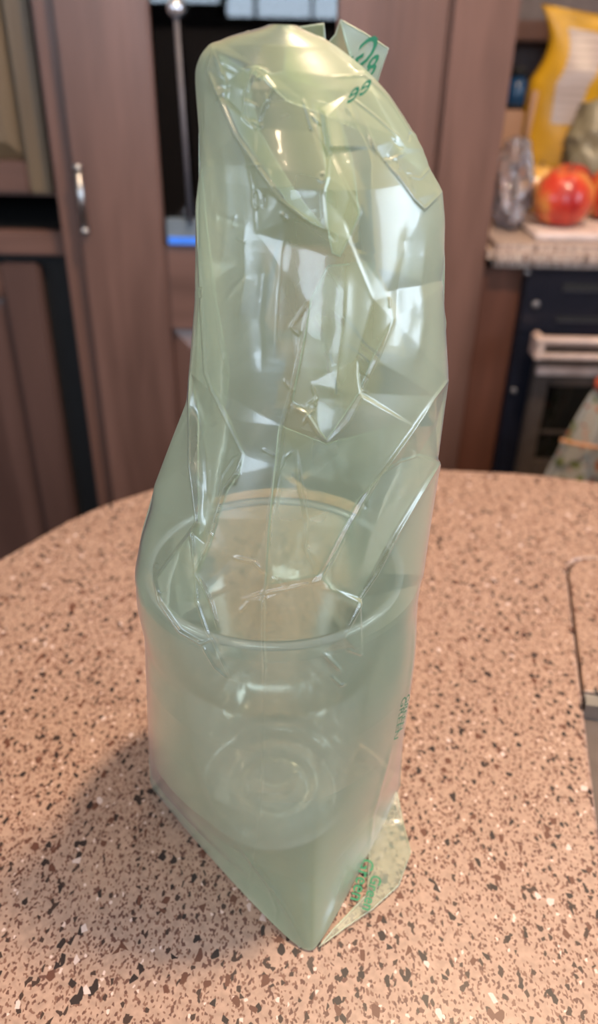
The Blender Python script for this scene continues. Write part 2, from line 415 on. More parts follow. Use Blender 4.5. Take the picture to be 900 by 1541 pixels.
GX0, GX1 = XY(235, 180, YP-.015), XY(508, 30, YP-.015)
GZ0 = ZY(270, 368, YP-.015)
YD = YP - .018                       # door face
pan = thing('pantry_cabinet', 'tall cherry wood pantry with a dark glass door behind the bag', 'cabinet', ((PX0+PX1)/2, YP, 0))
bm = bmesh.new()
box(bm, PX0, PX0+.015, YP+.02, YF-.001, .002, CEIL-.002); box(bm, PX1-.015, PX1, YP+.02, YF-.001, .002, CEIL-.002)
box(bm, PX0+.015, PX1-.015, 1.20, 1.21, .002, CEIL-.002)
obj('carcass', bm, M_WOOD, pan)
obj('stile', bx(PX0, DX0-.003, YP, YP+.02, .002, CEIL-.002, bevel=.002), M_WOOD, pan)
obj('stile', bx(DX1+.004, PX1, YP, YP+.02, .002, CEIL-.002, bevel=.004), M_WOOD, pan)
bm = bx(DX1+.008, DX1+.018, YP-.005, YP, .002, CEIL-.002, bevel=.002)
obj('moulding', bm, M_WOOD, pan)
obj('rail', bx(DX0-.003, DX1+.004, YP, YP+.02, .002, .10), M_WOODH, pan)
door = obj('door', bx(DX0, GX0, YD, YD+.018, .105, 1.96, bevel=.003), M_WOOD, pan)
obj('stile', bx(GX1, DX1, YD, YD+.018, .105, 1.96, bevel=.003), M_WOOD, door)
PZ1 = ZY(262, 497, YD)
obj('rail', bx(GX0, GX1, YD+.0005, YD+.018, PZ1, GZ0, bevel=.003), M_WOODH, door)
obj('rail', bx(GX0, GX1, YD+.0005, YD+.018, .105, .19, bevel=.003), M_WOODH, door)
obj('rail', bx(GX0, GX1, YD+.0005, YD+.018, 1.80, 1.96, bevel=.003), M_WOODH, door)
obj('panel', raised_panel(bmesh.new(), GX0+.001, GX1-.001, .191, PZ1-.001, YD), M_WOOD, door)
obj('glass_pane', bx(GX0+.001, GX1-.001, YD+.010, YD+.013, GZ0+.001, 1.799), M_PANE, door)
bm = bmesh.new(); box(bm, GX0-.03, GX1+.03, 1.13, 1.134, GZ0-.03, 1.83); box(bm, GX0-.03, GX0-.026, YP+.022, 1.13, GZ0-.03, 1.83)
box(bm, GX1+.026, GX1+.03, YP+.022, 1.13, GZ0-.03, 1.83); box(bm, GX0-.03, GX1+.03, YP+.022, 1.13, GZ0-.034, GZ0-.03)
obj('black_lining', bm, M_VOID, pan)
# a rod's reflection in the pane built as a part; glowing blue strip below
p0 = onY(264, 12, YD-.006); p1 = onY(287, 336, YD-.006)
bar = obj('rod_reflection', tube([p0, p1], .0032, 12), simple('reflection_grey', (.10, .09, .10), .5, .0), door, True)
bar['label'] = 'reflection of a slim grey vertical rod, built on the glass'
obj('knob_reflection', lathe([(0, -.010), (.006, -.009), (.010, -.003), (.010, .003), (.006, .009), (0, .010)], p0, 20), simple('knob_reflection_bright', (.7, .7, .75), .2, .8), door, True)
q0 = onY(252, 362, YD); q1 = onY(300, 330, YD)
obj('grey_box', bx(q0.x, q1.x+.012, YD-.004, YD+.009, GZ0+.001, q1.z, bevel=.001), simple('grey_plastic', (.14, .17, .20), .5), door)
ob = obj('blue_glow_strip', bx(q0.x+.002, q1.x+.008, YD-.006, YD-.0035, GZ0+.002, GZ0+.011, bevel=.0008), simple('blue_glow', (.02, .10, .5), .5, emit=(.06, .24, .75, .6)), door)
ob['label'] = 'small glowing blue strip'
hz1, hz0 = ZY(120, 255, YD), ZY(132, 343, YD); hx = XY(125, 300, YP-.012)
hg = obj('hinge', tube([(hx, YD-.003, hz0), (hx, YD-.003, hz1)], .0045, 12), M_STEEL, door, True)
hg['label'] = 'slim silver hinge barrel'
for a_, b_ in [(hz1, hz1+.006), (hz0-.006, hz0)]: obj('hinge_tip', tube([(hx, YD-.003, a_), (hx, YD-.003, b_)], .0055, 12), M_STEEL, hg, True)

YL = 1.085
lx1 = PX0 - .004
zu = ZY(40, 298, YL); zc1 = ZY(40, 348, YL); zc0 = ZY(40, 384, YL)
up = thing('upper_cabinet', 'upper left cabinet with a raised panel door above the dark recess', 'cabinet', (-.62, YL, zu))
M_WOODU = wood('olive_wood', (.11, .075, .042), (.17, .12, .07))  # olive tone of the upper door
obj('body', bx(-.95, lx1, YL+.02, YF-.002, zu, CEIL-.002), M_WOOD, up)
ux = XY(72, 240, YL)
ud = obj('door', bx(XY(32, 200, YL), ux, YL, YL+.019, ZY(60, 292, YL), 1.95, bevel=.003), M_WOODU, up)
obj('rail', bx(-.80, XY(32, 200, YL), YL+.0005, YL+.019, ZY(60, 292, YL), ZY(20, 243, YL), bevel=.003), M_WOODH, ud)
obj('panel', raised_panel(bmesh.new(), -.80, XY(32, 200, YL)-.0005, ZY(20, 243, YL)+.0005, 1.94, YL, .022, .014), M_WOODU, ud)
lo = thing('lower_cabinet', 'lower left cabinet with a shaded panelled door beside the pantry', 'cabinet', (-.62, YL, 0))
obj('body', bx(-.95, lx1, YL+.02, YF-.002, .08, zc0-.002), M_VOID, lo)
lwx = XY(90, 385, YL)
obj('rail', bx(-.95, lx1-.002, YL-.003, YL+.02, zc0, zc1, bevel=.003), M_WOODH, lo)
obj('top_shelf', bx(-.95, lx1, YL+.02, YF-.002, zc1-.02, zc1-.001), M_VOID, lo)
dxr = XY(110, 560, YL) - .028
M_WOOD_SHADE = wood('shaded_cherry_wood', (.060, .030, .024), (.105, .055, .044))  # cherry wood darkened to stand for the weaker light low down
ld = obj('door', bx(dxr-.055, dxr, YL, YL+.019, .11, zc0-.012, bevel=.004), M_WOOD_SHADE, lo)
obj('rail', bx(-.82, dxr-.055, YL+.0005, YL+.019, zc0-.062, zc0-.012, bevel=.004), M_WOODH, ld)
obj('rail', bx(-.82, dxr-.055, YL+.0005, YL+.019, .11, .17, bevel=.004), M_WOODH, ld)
obj('panel', raised_panel(bmesh.new(), -.82, dxr-.0555, .171, zc0-.0625, YL, .035, .014), M_WOOD_SHADE, ld)

# ------------------------------------------------------------------ right counter, oven
CZ = ZY(728, 366, YP)
base = thing('base_cabinet', 'narrow red brown wood cabinet side left of the oven', 'cabinet', (.26, YP, 0))
ox = XY(778, 500, YP)
obj('face_strip', bx(PX1+.001, ox-.001, YP+.012, YP+.03, .08, CZ-.034, bevel=.002), M_WOODR, base)
obj('body', bx(PX1+.001, ox-.001, YP+.03, YF-.002, .08, CZ-.034), M_WOODR, base)
ctr = obj('counter', bx(PX1+.001, 1.3, YP-.012, YF-.002, CZ-.030, CZ, bevel=.010), M_TOP2, at=(.7, YP, CZ-.03))
tag(ctr, 'pale speckled counter with a rounded front edge above the oven', 'counter')
# backsplash rail / shelf in the corner
sh = obj('wall_shelf', bx(PX1+.001, 1.3, YF-.10, YF-.001, ZY(790, 62, YF-.1), ZY(790, 30, YF-.1), bevel=.003), M_WOODH, at=(.7, YF-.1, 1.3))
tag(sh, 'brown wooden wall shelf strip high in the right corner', 'shelf')

oven = thing('oven', 'black built-in oven with a metal handle below the right counter', 'oven', (.5, YP, .1))
OX1 = .86
obj('body', bx(ox+.004, OX1-.004, YP+.02, YF-.05, .10, CZ-.034), M_BLACK, oven)
pz0 = ZY(800, 502, YP)
cp = obj('control_panel', bx(ox, OX1, YP, YP+.02, pz0, CZ-.033, bevel=.002), M_BLACK, oven)
obj('side_trim', bx(ox, XY(800, 600, YP), YP+.002, YP+.02, .12, pz0-.0005, bevel=.002), M_BLACK, oven)
for (x, y, r) in [(793, 410, .0045), (806, 458, .006), (766, 587, .0045)]:
    p = onY(x, y, YP)
    if x < 770: p = Vector((ox+.009, YP, p.z))
    k = lathe([(0, 0), (r, 0), (r*.9, .003), (r*.5, .004), (0, .004)], (0, 0, 0), 20)
    bmesh.ops.rotate(k, verts=k.verts, cent=(0, 0, 0), matrix=Matrix.Rotation(math.radians(90), 3, 'X'))
    bmesh.ops.translate(k, verts=k.verts, vec=(p.x, YP-.0005, p.z))
    obj('screw', k, simple('dull_screw', (.18, .17, .18), .4, .6), cp if y < 500 else oven, True)
for (x, y0, y1) in [(848, 426, 436), (838, 476, 482)]:
    p = onY(x, y0, YP); q = onY(x, y1, YP)
    obj('vent_slot', bx(p.x, OX1-.03, YP-.0015, YP-.0002, q.z, p.z), M_VOID, cp)
    obj('vent_lip', bx(p.x, OX1-.03, YP-.0035, YP-.0002, q.z-.0022, q.z-.0003, bevel=.0005), simple('dark_lip', (.07, .07, .09), .3, .5), cp)
dx0 = XY(802, 560, YP-.012); 
dw0, dw1 = XY(822, 590, YP-.012), OX1-.06
dz1 = pz0-.003; wz1 = ZY(850, 580, YP-.012); wz0 = ZY(820, 690, YP-.012)
M_OVM = simple('brown_grey_metal', (.16, .125, .11), .38, .7)
M_HAND = simple('warm_metal_handle', (.62, .46, .40), .35, .25)
od = obj('oven_door', bx(dx0, dw0, YP-.018, YP-.001, .14, dz1, bevel=.003), M_OVM, oven)
obj('door_frame', bx(dw1, OX1-.01, YP-.018, YP-.001, .14, dz1, bevel=.003), M_OVM, od)
obj('door_frame', bx(dw0, dw1, YP-.0175, YP-.001, wz1, dz1, bevel=.003), M_OVM, od)
obj('door_frame', bx(dw0, dw1, YP-.0175, YP-.001, .14, wz0, bevel=.003), M_OVM, od)
obj('oven_window', bx(dw0+.0005, dw1-.0005, YP-.012, YP-.008, wz0+.0005, wz1-.0005), simple('black_oven_glass', (.004, .004, .004), .08), od)
p = onY(822, 650, YP-.014)
rk = obj('oven_rack', bx(dw0+.002, dw1-.3, YP-.0145, YP-.0122, p.z-.003, p.z+.003, bevel=.001), M_OVM, od)
hy = YP-.045
for (x0, y, r) in [(806, 512, .0065), (812, 536, .005)]:
    p = onY(x0, y, hy); obj('handle_bar', tube([(p.x, hy, p.z), (OX1-.03, hy, p.z)], r, 14), M_HAND, od, True)
p = onY(808, 524, hy)
obj('handle_mount', bx(p.x-.003, p.x+.010, hy-.006, YP-.017, p.z-.016, p.z+.016, bevel=.003), M_HAND, od)
obj('handle_mount', bx(OX1-.045, OX1-.03, hy-.006, YP-.017, p.z-.016, p.z+.016, bevel=.003), M_HAND, od)
p = onY(806, 556, YP-.02)
obj('door_lip', bx(p.x, OX1-.02, YP-.026, YP-.0185, p.z-.007, p.z+.005, bevel=.002), M_HAND, od)

# hanging towel on the oven handle
def towel():
    m, nt, N, L = mat('patterned_towel_cloth'); b = N['Principled BSDF']; b.inputs['Roughness'].default_value = .9
    tc = N.new('ShaderNodeTexCoord'); base = (.62, .56, .47)
    cur = None
    rgb = N.new('ShaderNodeRGB'); rgb.outputs[0].default_value = (*base, 1); cur = rgb.outputs[0]
    for (scale, thr, col, loc) in [(38, .62, (.34, .34, .12), 0), (45, .66, (.55, .16, .06), 3), (70, .68, (.80, .45, .30), 8)]:
        mp = N.new('ShaderNodeMapping'); mp.inputs['Location'].default_value = (loc, loc, loc); L.new(tc.outputs['Object'], mp.inputs[0])
        n = N.new('ShaderNodeTexNoise'); n.inputs['Scale'].default_value = scale; n.inputs['Detail'].default_value = 1
        L.new(mp.outputs[0], n.inputs['Vector'])
        gt = N.new('ShaderNodeMath'); gt.operation = 'GREATER_THAN'; gt.inputs[1].default_value = thr; L.new(n.outputs[0], gt.inputs[0])
        mx = N.new('ShaderNodeMix'); mx.data_type = 'RGBA'; L.new(gt.outputs[0], mx.inputs[0]); L.new(cur, mx.inputs[6])
        mx.inputs[7].default_value = (*col, 1); cur = mx.outputs[2]
    L.new(cur, b.inputs['Base Color'])
    Yt = hy - .012
    tx = XY(912, 600, Yt); zt = ZY(890, 556, Yt); zb = zt - .36
    t = thing('kitchen_towel', 'white kitchen towel with green and orange print hanging on the oven', 'towel', (tx, Yt, zt))
    bm = bmesh.new(); nx, nz = 60, 50; G = []
    for j in range(nz+1):
        s = j/nz; z = zt-.022 + (zb-zt+.022)*s
        hw = .020 + .050*min(1, (s/.45))**.8
        row = []
        for i in range(nx+1):
            u = i/nx*2-1
            d = (.004+.010*min(1, s*3))*math.sin(u*7.5+.6*math.sin(s*4)) + .003*noise.noise(Vector((u*3, s*4, 2)))
            row.append(bm.verts.new((tx + hw*u, Yt-.014+.010*u*u + d*.6, z)))
        G.append(row)
    for j in range(nz):
        for i in range(nx): bm.faces.new((G[j][i], G[j][i+1], G[j+1][i+1], G[j+1][i]))
    bmesh.ops.solidify(bm, geom=bm.faces, thickness=.003)
    obj('cloth', bm, m, t, True)
    M_RED = simple('rust_red_cloth', (.42, .07, .03), .9)
    bm = bmesh.new()
    box(bm, tx-.023, tx+.023, Yt-.020, Yt+.001, zt-.030, zt-.004, bevel=.006)
    box(bm, tx-.016, tx+.016, Yt-.010, Yt+.002, zt-.01, zt+.032, bevel=.004)
    o = obj('gathered_top', bm, M_RED, t, True); o['label'] = 'rust red gathered top'
    bm = tube([(tx-.058+.116*k/20, Yt-.030+.012*((k-10)/10)**2, zt-.098-.012*k/20) for k in range(21)], .0028, 8)
    o = obj('trim_cord', bm, simple('orange_trim', (.50, .22, .10), .9), t, True); o['label'] = 'orange trim line'
towel()

# ------------------------------------------------------------------ things on the right counter
def apple(cx, cy, r, label, seed, tilt=(0, 0)):
    m, nt, N, L = mat('apple_skin'); b = N['Principled BSDF']; b.inputs['Roughness'].default_value = .28
    tc = N.new('ShaderNodeTexCoord'); mp = N.new('ShaderNodeMapping'); mp.inputs['Location'].default_value = (seed*3.1, seed, 0)
    mp.inputs['Scale'].default_value = (1, 1, .45)
    L.new(tc.outputs['Object'], mp.inputs[0])
    n = N.new('ShaderNodeTexNoise'); n.inputs['Scale'].default_value = 22; n.inputs['Detail'].default_value = 5; L.new(mp.outputs[0], n.inputs['Vector'])
    cr = N.new('ShaderNodeValToRGB'); e = cr.color_ramp.elements
    e[0].position = .30; e[0].color = (.30, .012, .012, 1); e[1].position = .57; e[1].color = (.62, .34, .08, 1)
    k = cr.color_ramp.elements.new(.42); k.color = (.50, .045, .022, 1)
    L.new(n.outputs[0], cr.inputs[0]); L.new(cr.outputs[0], b.inputs['Base Color'])
    t = thing('apple', label, 'apple', (cx, cy, CZ))
    prof = []
    for k in range(33):
        a = math.pi*k/32; rr = r*(math.sin(a)**.92)*(1+.06*math.cos(a)) if 0 < k < 32 else 0
        z = -math.cos(a)*r*.92
        z -= .22*r*math.exp(-(rr/(.28*r))**2)*(1 if a > math.pi/2 else -.55)
        prof.append((rr, z + r*.86))
    bm = lathe(prof, (cx, cy, CZ+.0005), 40)
    for v in bm.verts:
        an = math.atan2(v.co.y-cy, v.co.x-cx); s = 1+.018*math.cos(5*an+seed)
        v.co.x = cx+(v.co.x-cx)*s; v.co.y = cy+(v.co.y-cy)*s
    obj('flesh', bm, m, t, True)
    z = CZ + r*(.86+.92-.26)
    obj('stem', tube([(cx, cy, z-.002), (cx+.002, cy, z+.006), (cx+.006, cy+.001, z+.014)], [.0012, .0011, .0017], 8), simple('apple_stem', (.10, .06, .03), .8), t, True)
    return t
ya = 1.13
pc = onZ(850, 340, CZ+.010); 
p = onY(848, 292, 1.15)
R0 = .0415
CZ_real = CZ
board = obj('cutting_board', bx(XY(802, 350, 1.10), .78, 1.085, 1.35, CZ+.0005, CZ+.009, bevel=.003), simple('pale_board', (.62, .52, .50), .4), at=(.55, 1.2, CZ))
tag(board, 'thin pale cutting board under the apples', 'cutting board')
CZ = CZ + .0092
apple(p.x, 1.15, R0, 'large red and yellow apple at the front of the group', 1)
p2 = onY(812, 262, 1.235); apple(p2.x, 1.245, .038, 'small red apple left behind the large apple', 5)
p3 = onY(918, 262, 1.22); apple(p3.x+.006, 1.20, .042, 'dark red apple at the right edge of the frame', 9)
p4 = onY(868, 245, 1.28); apple(p4.x-.004, 1.29, .037, 'reddish apple directly behind the large apple', 14)
CZ = CZ_real

def blob(name, cx, cy, z0, rx, ry, h, m, label, cat, seed, lump=.25, pinch=.55, n=56):
    bm = bmesh.new(); rings = []
    J = 40
    for j in range(J+1):
        s = j/J; ring = []
        prof = math.sin(math.pi*min(1, .12+.88*s)**.8)**.55 if s < 1 else 0
        prof = (1-(2*max(0, .35-s))**2)*(1-s**3*pinch) if s < .97 else .3
        for i in range(n):
            a = 2*math.pi*i/n
            v = Vector((math.cos(a), math.sin(a), s*2.2))
            d = 1 + lump*noise.noise(v*1.7+Vector((seed,)*3)) + lump*.5*abs(noise.noise(v*4+Vector((seed,)*3)))
            zz = z0 + h*s if j else z0
            ring.append(bm.verts.new((cx+rx*prof*d*math.cos(a), cy+ry*prof*d*math.sin(a), zz + (.008*noise.noise(v*2.5) if 0 < j else 0))))
        rings.append(ring)
    for A, B in zip(rings[:-1], rings[1:]):
        for i in range(n): bm.faces.new((A[i], A[(i+1) % n], B[(i+1) % n], B[i]))
    bm.faces.new(rings[0][::-1]); bm.faces.new(rings[-1])
    bmesh.ops.recalc_face_normals(bm, faces=bm.faces)
    return tag(obj(name, bm, m, at=(cx, cy, z0), smooth=True), label, cat)
p = onY(768, 300, 1.17)
blob('plastic_wrap', p.x+.004, 1.185, CZ+.0006, .027, .05, .115, M_WRAP, 'crinkled clear plastic bag against the pantry side', 'plastic bag', 2.2, .5, .5)
p = onY(880, 235, 1.42)
blob('produce_bag', p.x+.012, 1.40, CZ+.0006, .055, .05, ZY(880, 150, 1.42)-CZ, simple('olive_grey_bag', (.24, .21, .14), .4, scale=25, noise_amt=.25), 'olive grey produce bag slumped before the yellow chip bag', 'produce bag', 7.7, .3, .35)

# tan block with blue bottle and wooden spoon
Yk = 1.52
bx0, bx1 = XY(751, 185, Yk), XY(788, 185, Yk); kz = ZY(770, 166, Yk)
kb = thing('wooden_block', 'tan wooden block under the blue bottle in the corner', 'wooden block', ((bx0+bx1)/2, Yk, CZ))
M_TAN = wood('tan_wood', (.34, .19, .12), (.48, .29, .19), .6)
obj('block', bx(bx0, bx1, Yk, Yk+.07, CZ+.0006, kz, bevel=.003), M_TAN, kb)
obj('base', bx(bx0-.003, bx1+.003, Yk-.004, Yk+.074, CZ+.0005, CZ+.008, bevel=.002), M_TAN, kb)
cxb = XY(779, 130, Yk+.03); bt = kz; r = (XY(796, 140, Yk) - XY(761, 140, Yk))/2
zb_top = ZY(779, 116, Yk); zc_top = ZY(779, 100, Yk)
bot = thing('bottle', 'blue bottle with a black cap standing on the tan wooden block', 'bottle', (cxb, Yk+.035, bt))
obj('glass', lathe([(0, .001), (r*.9, .001), (r, .004), (r, (zb_top-bt)*.72), (r*.6, zb_top-bt), (0, zb_top-bt)], (cxb, Yk+.035, bt), 32), simple('blue_glass', (.01, .05, .13), .2), bot, True)
obj('cap', lathe([(0, zb_top-bt), (r*.62, zb_top-bt), (r*.62, zc_top-bt), (0, zc_top-bt)], (cxb, Yk+.035, bt), 32), M_VOID, bot, True)
obj('base_band', lathe([(r*1.0, .001), (r*1.03, .001), (r*1.03, .008), (r*1.0, .008)], (cxb, Yk+.035, bt), 32, closed=True), M_VOID, bot, True)
a = onY(806, 137, Yk-.01); b = onY(790, 235, Yk-.01)
sp = thing('wooden_spoon', 'light wooden spoon handle leaning beside the blue bottle', 'spoon', (b.x, Yk-.02, CZ))
foot = Vector((b.x-.012, Yk-.035, CZ+.006))
obj('handle', tube([foot, foot.lerp(a, .5), a], [.004, .0045, .0065], 10), M_TAN, sp, True)
bm = lathe([(0, -.004), (.008, -.003), (.012, 0), (.008, .003), (0, .004)], (0, 0, 0), 20)
bmesh.ops.scale(bm, verts=bm.verts, vec=(1, .6, 1)); bmesh.ops.translate(bm, verts=bm.verts, vec=foot + Vector((0, 0, .001)))
obj('bowl', bm, M_TAN, sp, True)

# yellow chip bag
def chip_bag():
    Yc = 1.50
    TL = onY(823, 4, Yc); TR = TL + Vector((.26, 0, -.035)); h = TL.z - CZ
    t = thing('chip_bag', 'yellow foil snack bag with a pale panel standing on the counter', 'snack bag', ((TL.x+TR.x)/2, Yc+.03, CZ))
    M_Y = simple('yellow_foil', (.56, .30, .012), .35, .0, noise_amt=.3, scale=14)
    bm = bmesh.new(); nx, nz = 44, 44
    def P(u, s, side):      # u 0..1, s 0 top..1 bottom
        pin = [1, .93, .86, .90, .97, 1.0][min(5, int(s*5))]
        xl = TL.x + .022*math.sin(min(1, s*2.6)*math.pi) - .018*max(0, s-.35); xr = TR.x
        x = xl + (xr-xl)*u; z = TL.z*(1-u)+TR.z*u; z = z + (CZ+.001-z)*s
        th = .042*(math.sin(math.pi*u)**.6)*min(1, (s*3.2))**.7*(1 if s < .9 else (1-(s-.9)*4))
        w = .006*noise.noise(Vector((u*5, s*5, side+2)))*math.sin(math.pi*u)
        return (x, Yc+.035 + side*(th+w), z)
    for side in (-1, 1):
        G = [[bm.verts.new(P(i/nx, j/nz, side)) for i in range(nx+1)] for j in range(nz+1)]
        for j in range(nz):
            for i in range(nx): bm.faces.new((G[j][i], G[j][i+1], G[j+1][i+1], G[j+1][i]) if side < 0 else (G[j][i], G[j+1][i], G[j+1][i+1], G[j][i+1]))
    bmesh.ops.remove_doubles(bm, verts=bm.verts, dist=.0002)
    obj('foil', bm, M_Y, t, True)
    bm = bmesh.new(); G = []
    for j in range(31):
        s = .10 + .50*j/30; row = []
        for i in range(21):
            u = .13 + (.24-.08*j/30)*i/20 + .04*j/30
            q = Vector(P(u, s, -1)); q.y -= .0012; row.append(bm.verts.new(q))
        G.append(row)
    for j in range(30):
        for i in range(20): bm.faces.new((G[j][i], G[j][i+1], G[j+1][i+1], G[j+1][i]))
    m, nt, N, L = mat('pale_print_panel'); b = N['Principled BSDF']; b.inputs['Roughness'].default_value = .4
    tc = N.new('ShaderNodeTexCoord'); wv = N.new('ShaderNodeTexWave'); wv.bands_direction = 'Z'; wv.inputs['Scale'].default_value = 28; wv.inputs['Distortion'].default_value = 1.5
    L.new(tc.outputs['Object'], wv.inputs['Vector'])
    cr = N.new('ShaderNodeValToRGB'); cr.color_ramp.elements[0].color = (.30, .22, .20, 1); cr.color_ramp.elements[1].color = (.52, .43, .40, 1); cr.color_ramp.elements[1].position = .4
    L.new(wv.outputs[0], cr.inputs[0]); L.new(cr.outputs[0], b.inputs['Base Color'])
    o = obj('print_panel', bm, m, t, True); o['label'] = 'pale grey information panel'
chip_bag()

# ------------------------------------------------------------------ the clear cup inside the bag
CX, CY = -.010, .272
RH = .147
cup = thing('plastic_cup', 'clear tapered plastic cup standing inside the green bag', 'cup', (CX, CY, TOP))
prof = [(0, .0055), (.0105, .0055), (.0115, .0080), (.0135, .0080), (.0145, .0055), (.0200, .0052), (.0212, .0078), (.0240, .0078), (.0252, .0048), (.031, .0045), (.0325, .0020),
        (.0365, .0020), (.0395, .005), (.0405, .010), (.0398, .013), (.0408, .016), (.0418, .035), (.0470, .100), (.0475, .104), (.0485, .105), (.0525, RH-.006), (.0528, RH-.002)]
obj('cup_wall', lathe(prof, (CX, CY, TOP), 96), M_CLEAR, cup, True)
ring = [(.0535+.0019*math.cos(a), RH-.001+.0019*math.sin(a)) for a in [2*math.pi*k/12 for k in range(12)]]
obj('rim', lathe(ring, (CX, CY, TOP), 96, closed=True), M_RIM, cup, True)
ring = [(.0345+.0016*math.cos(a), .0021+.0016*math.sin(a)) for a in [2*math.pi*k/10 for k in range(10)]]
obj('foot_ring', lathe(ring, (CX, CY, TOP), 72, closed=True), M_RIM, cup, True)

# ------------------------------------------------------------------ the green bag
YC = .272
def silh(pts):
    a = np.array([(onY(x, y, YC).z, onY(x, y, YC).x) for x, y in pts]); return a[np.argsort(a[:, 0])]
LEFT = silh([(425, 37), (372, 46), (345, 56), (328, 66), (314, 78), (306, 92), (303, 115), (304, 200), (302, 300), (300, 400), (297, 500), (295, 560), (290, 605),
             (262, 665), (235, 730), (215, 800), (208, 840), (213, 880), (223, 925), (224, 1000), (226, 1150), (228, 1178)])
RIGHT = silh([(432, 36), (486, 58), (520, 84), (552, 112), (582, 145), (612, 190), (640, 240), (656, 288), (664, 330), (668, 390), (667, 460), (665, 570), (657, 680),
              (641, 800), (629, 880), (623, 960), (613, 1040), (606, 1100), (600, 1190)])
ZTOP = min(LEFT[-1, 0], RIGHT[-1, 0])
def tab(z, pts):
    pts = sorted(pts); return np.interp(z, [p[0] for p in pts], [p[1] for p in pts])
def smoothtab(z, t, w=.002):
    return sum(np.interp(np.clip(z + d, TOP, ZTOP), t[:, 0], t[:, 1]) for d in (-w, -w/2, 0, w/2, w))/5
BF = [(TOP, .084), (.83, .072), (.87, .063), (.947, .062), (1.0, .052), (1.05, .042), (1.10, .030), (1.125, .018), (1.15, .003)]
BB = [(TOP, .046), (.83, .050), (.90, .058), (.947, .062), (1.0, .050), (1.05, .040), (1.10, .028), (1.125, .018), (1.15, .003)]
PR = [(TOP, 1.0), (.815, .85), (.84, .45), (.87, .12), (.90, 0), (1.2, 0)]
def base_surface(s, z, front):
    xl = smoothtab(z, LEFT); xr = smoothtab(z, RIGHT); xc = (xl+xr)/2; hw = (xr-xl)/2
    u = np.sin(s*math.pi/2)
    ex = tab(z, [(TOP, .5), (.95, .5), (1.0, .78), (1.2, .82)])      # round about the cup, lens-shaped above it
    g = np.clip(1-u*u, 0, 1)**ex
    p = tab(z, PR) if front else 0*z
    u0 = .28
    tri = np.where(u < u0, (u+1)/(1+u0), (1-u)/(1-u0))
    tri = 1-np.sqrt((1-tri)**2+.004*(.05+tri))
    tri = np.clip(tri/.935, 0, 1)*(1+.10*(1-tri))
    g = g*(1-p) + tri*p
    # the panels are tauter than a true ellipse
    bb = tab(z, BF if front else BB)
    return np.stack([xc + hw*u, YC + (-bb if front else bb)*g, z + 0*u], -1)

HX0, HX1, HY0, HY1 = 190, 690, 20, 1450       # height raster, one cell per pixel
Wd, Hd = HX1-HX0, HY1-HY0
def ridge(Hm, pts, w, h, power=1.4, taper=True):
    """add a sharp ridge (mm) along a polyline"""
    P = np.array(pts, float); m = w*4+3
    x0 = int(max(HX0, P[:, 0].min()-m)); x1 = int(min(HX1, P[:, 0].max()+m)); y0 = int(max(HY0, P[:, 1].min()-m)); y1 = int(min(HY1, P[:, 1].max()+m))
    gx, gy = np.meshgrid(np.arange(x0, x1), np.arange(y0, y1))
    best = np.full(gx.shape, 1e9); tt = np.zeros(gx.shape)
    seg = np.linalg.norm(np.diff(P, axis=0), axis=1); cum = np.concatenate([[0], np.cumsum(seg)]); tot = cum[-1]
    for k in range(len(P)-1):
        a, d = P[k], P[k+1]-P[k]; L2 = (d**2).sum()
        t = np.clip(((gx-a[0])*d[0]+(gy-a[1])*d[1])/L2, 0, 1)
        dist = np.hypot(gx-a[0]-t*d[0], gy-a[1]-t*d[1])
        sel = dist < best; best[sel] = dist[sel]; tt[sel] = (cum[k]+t*seg[k])[sel]/tot
    e = np.minimum(1, np.minimum(tt, 1-tt)*5+.15) if taper else 1
    Hm[y0-HY0:y1-HY0, x0-HX0:x1-HX0] += h*e*np.exp(-(best/w)**power)
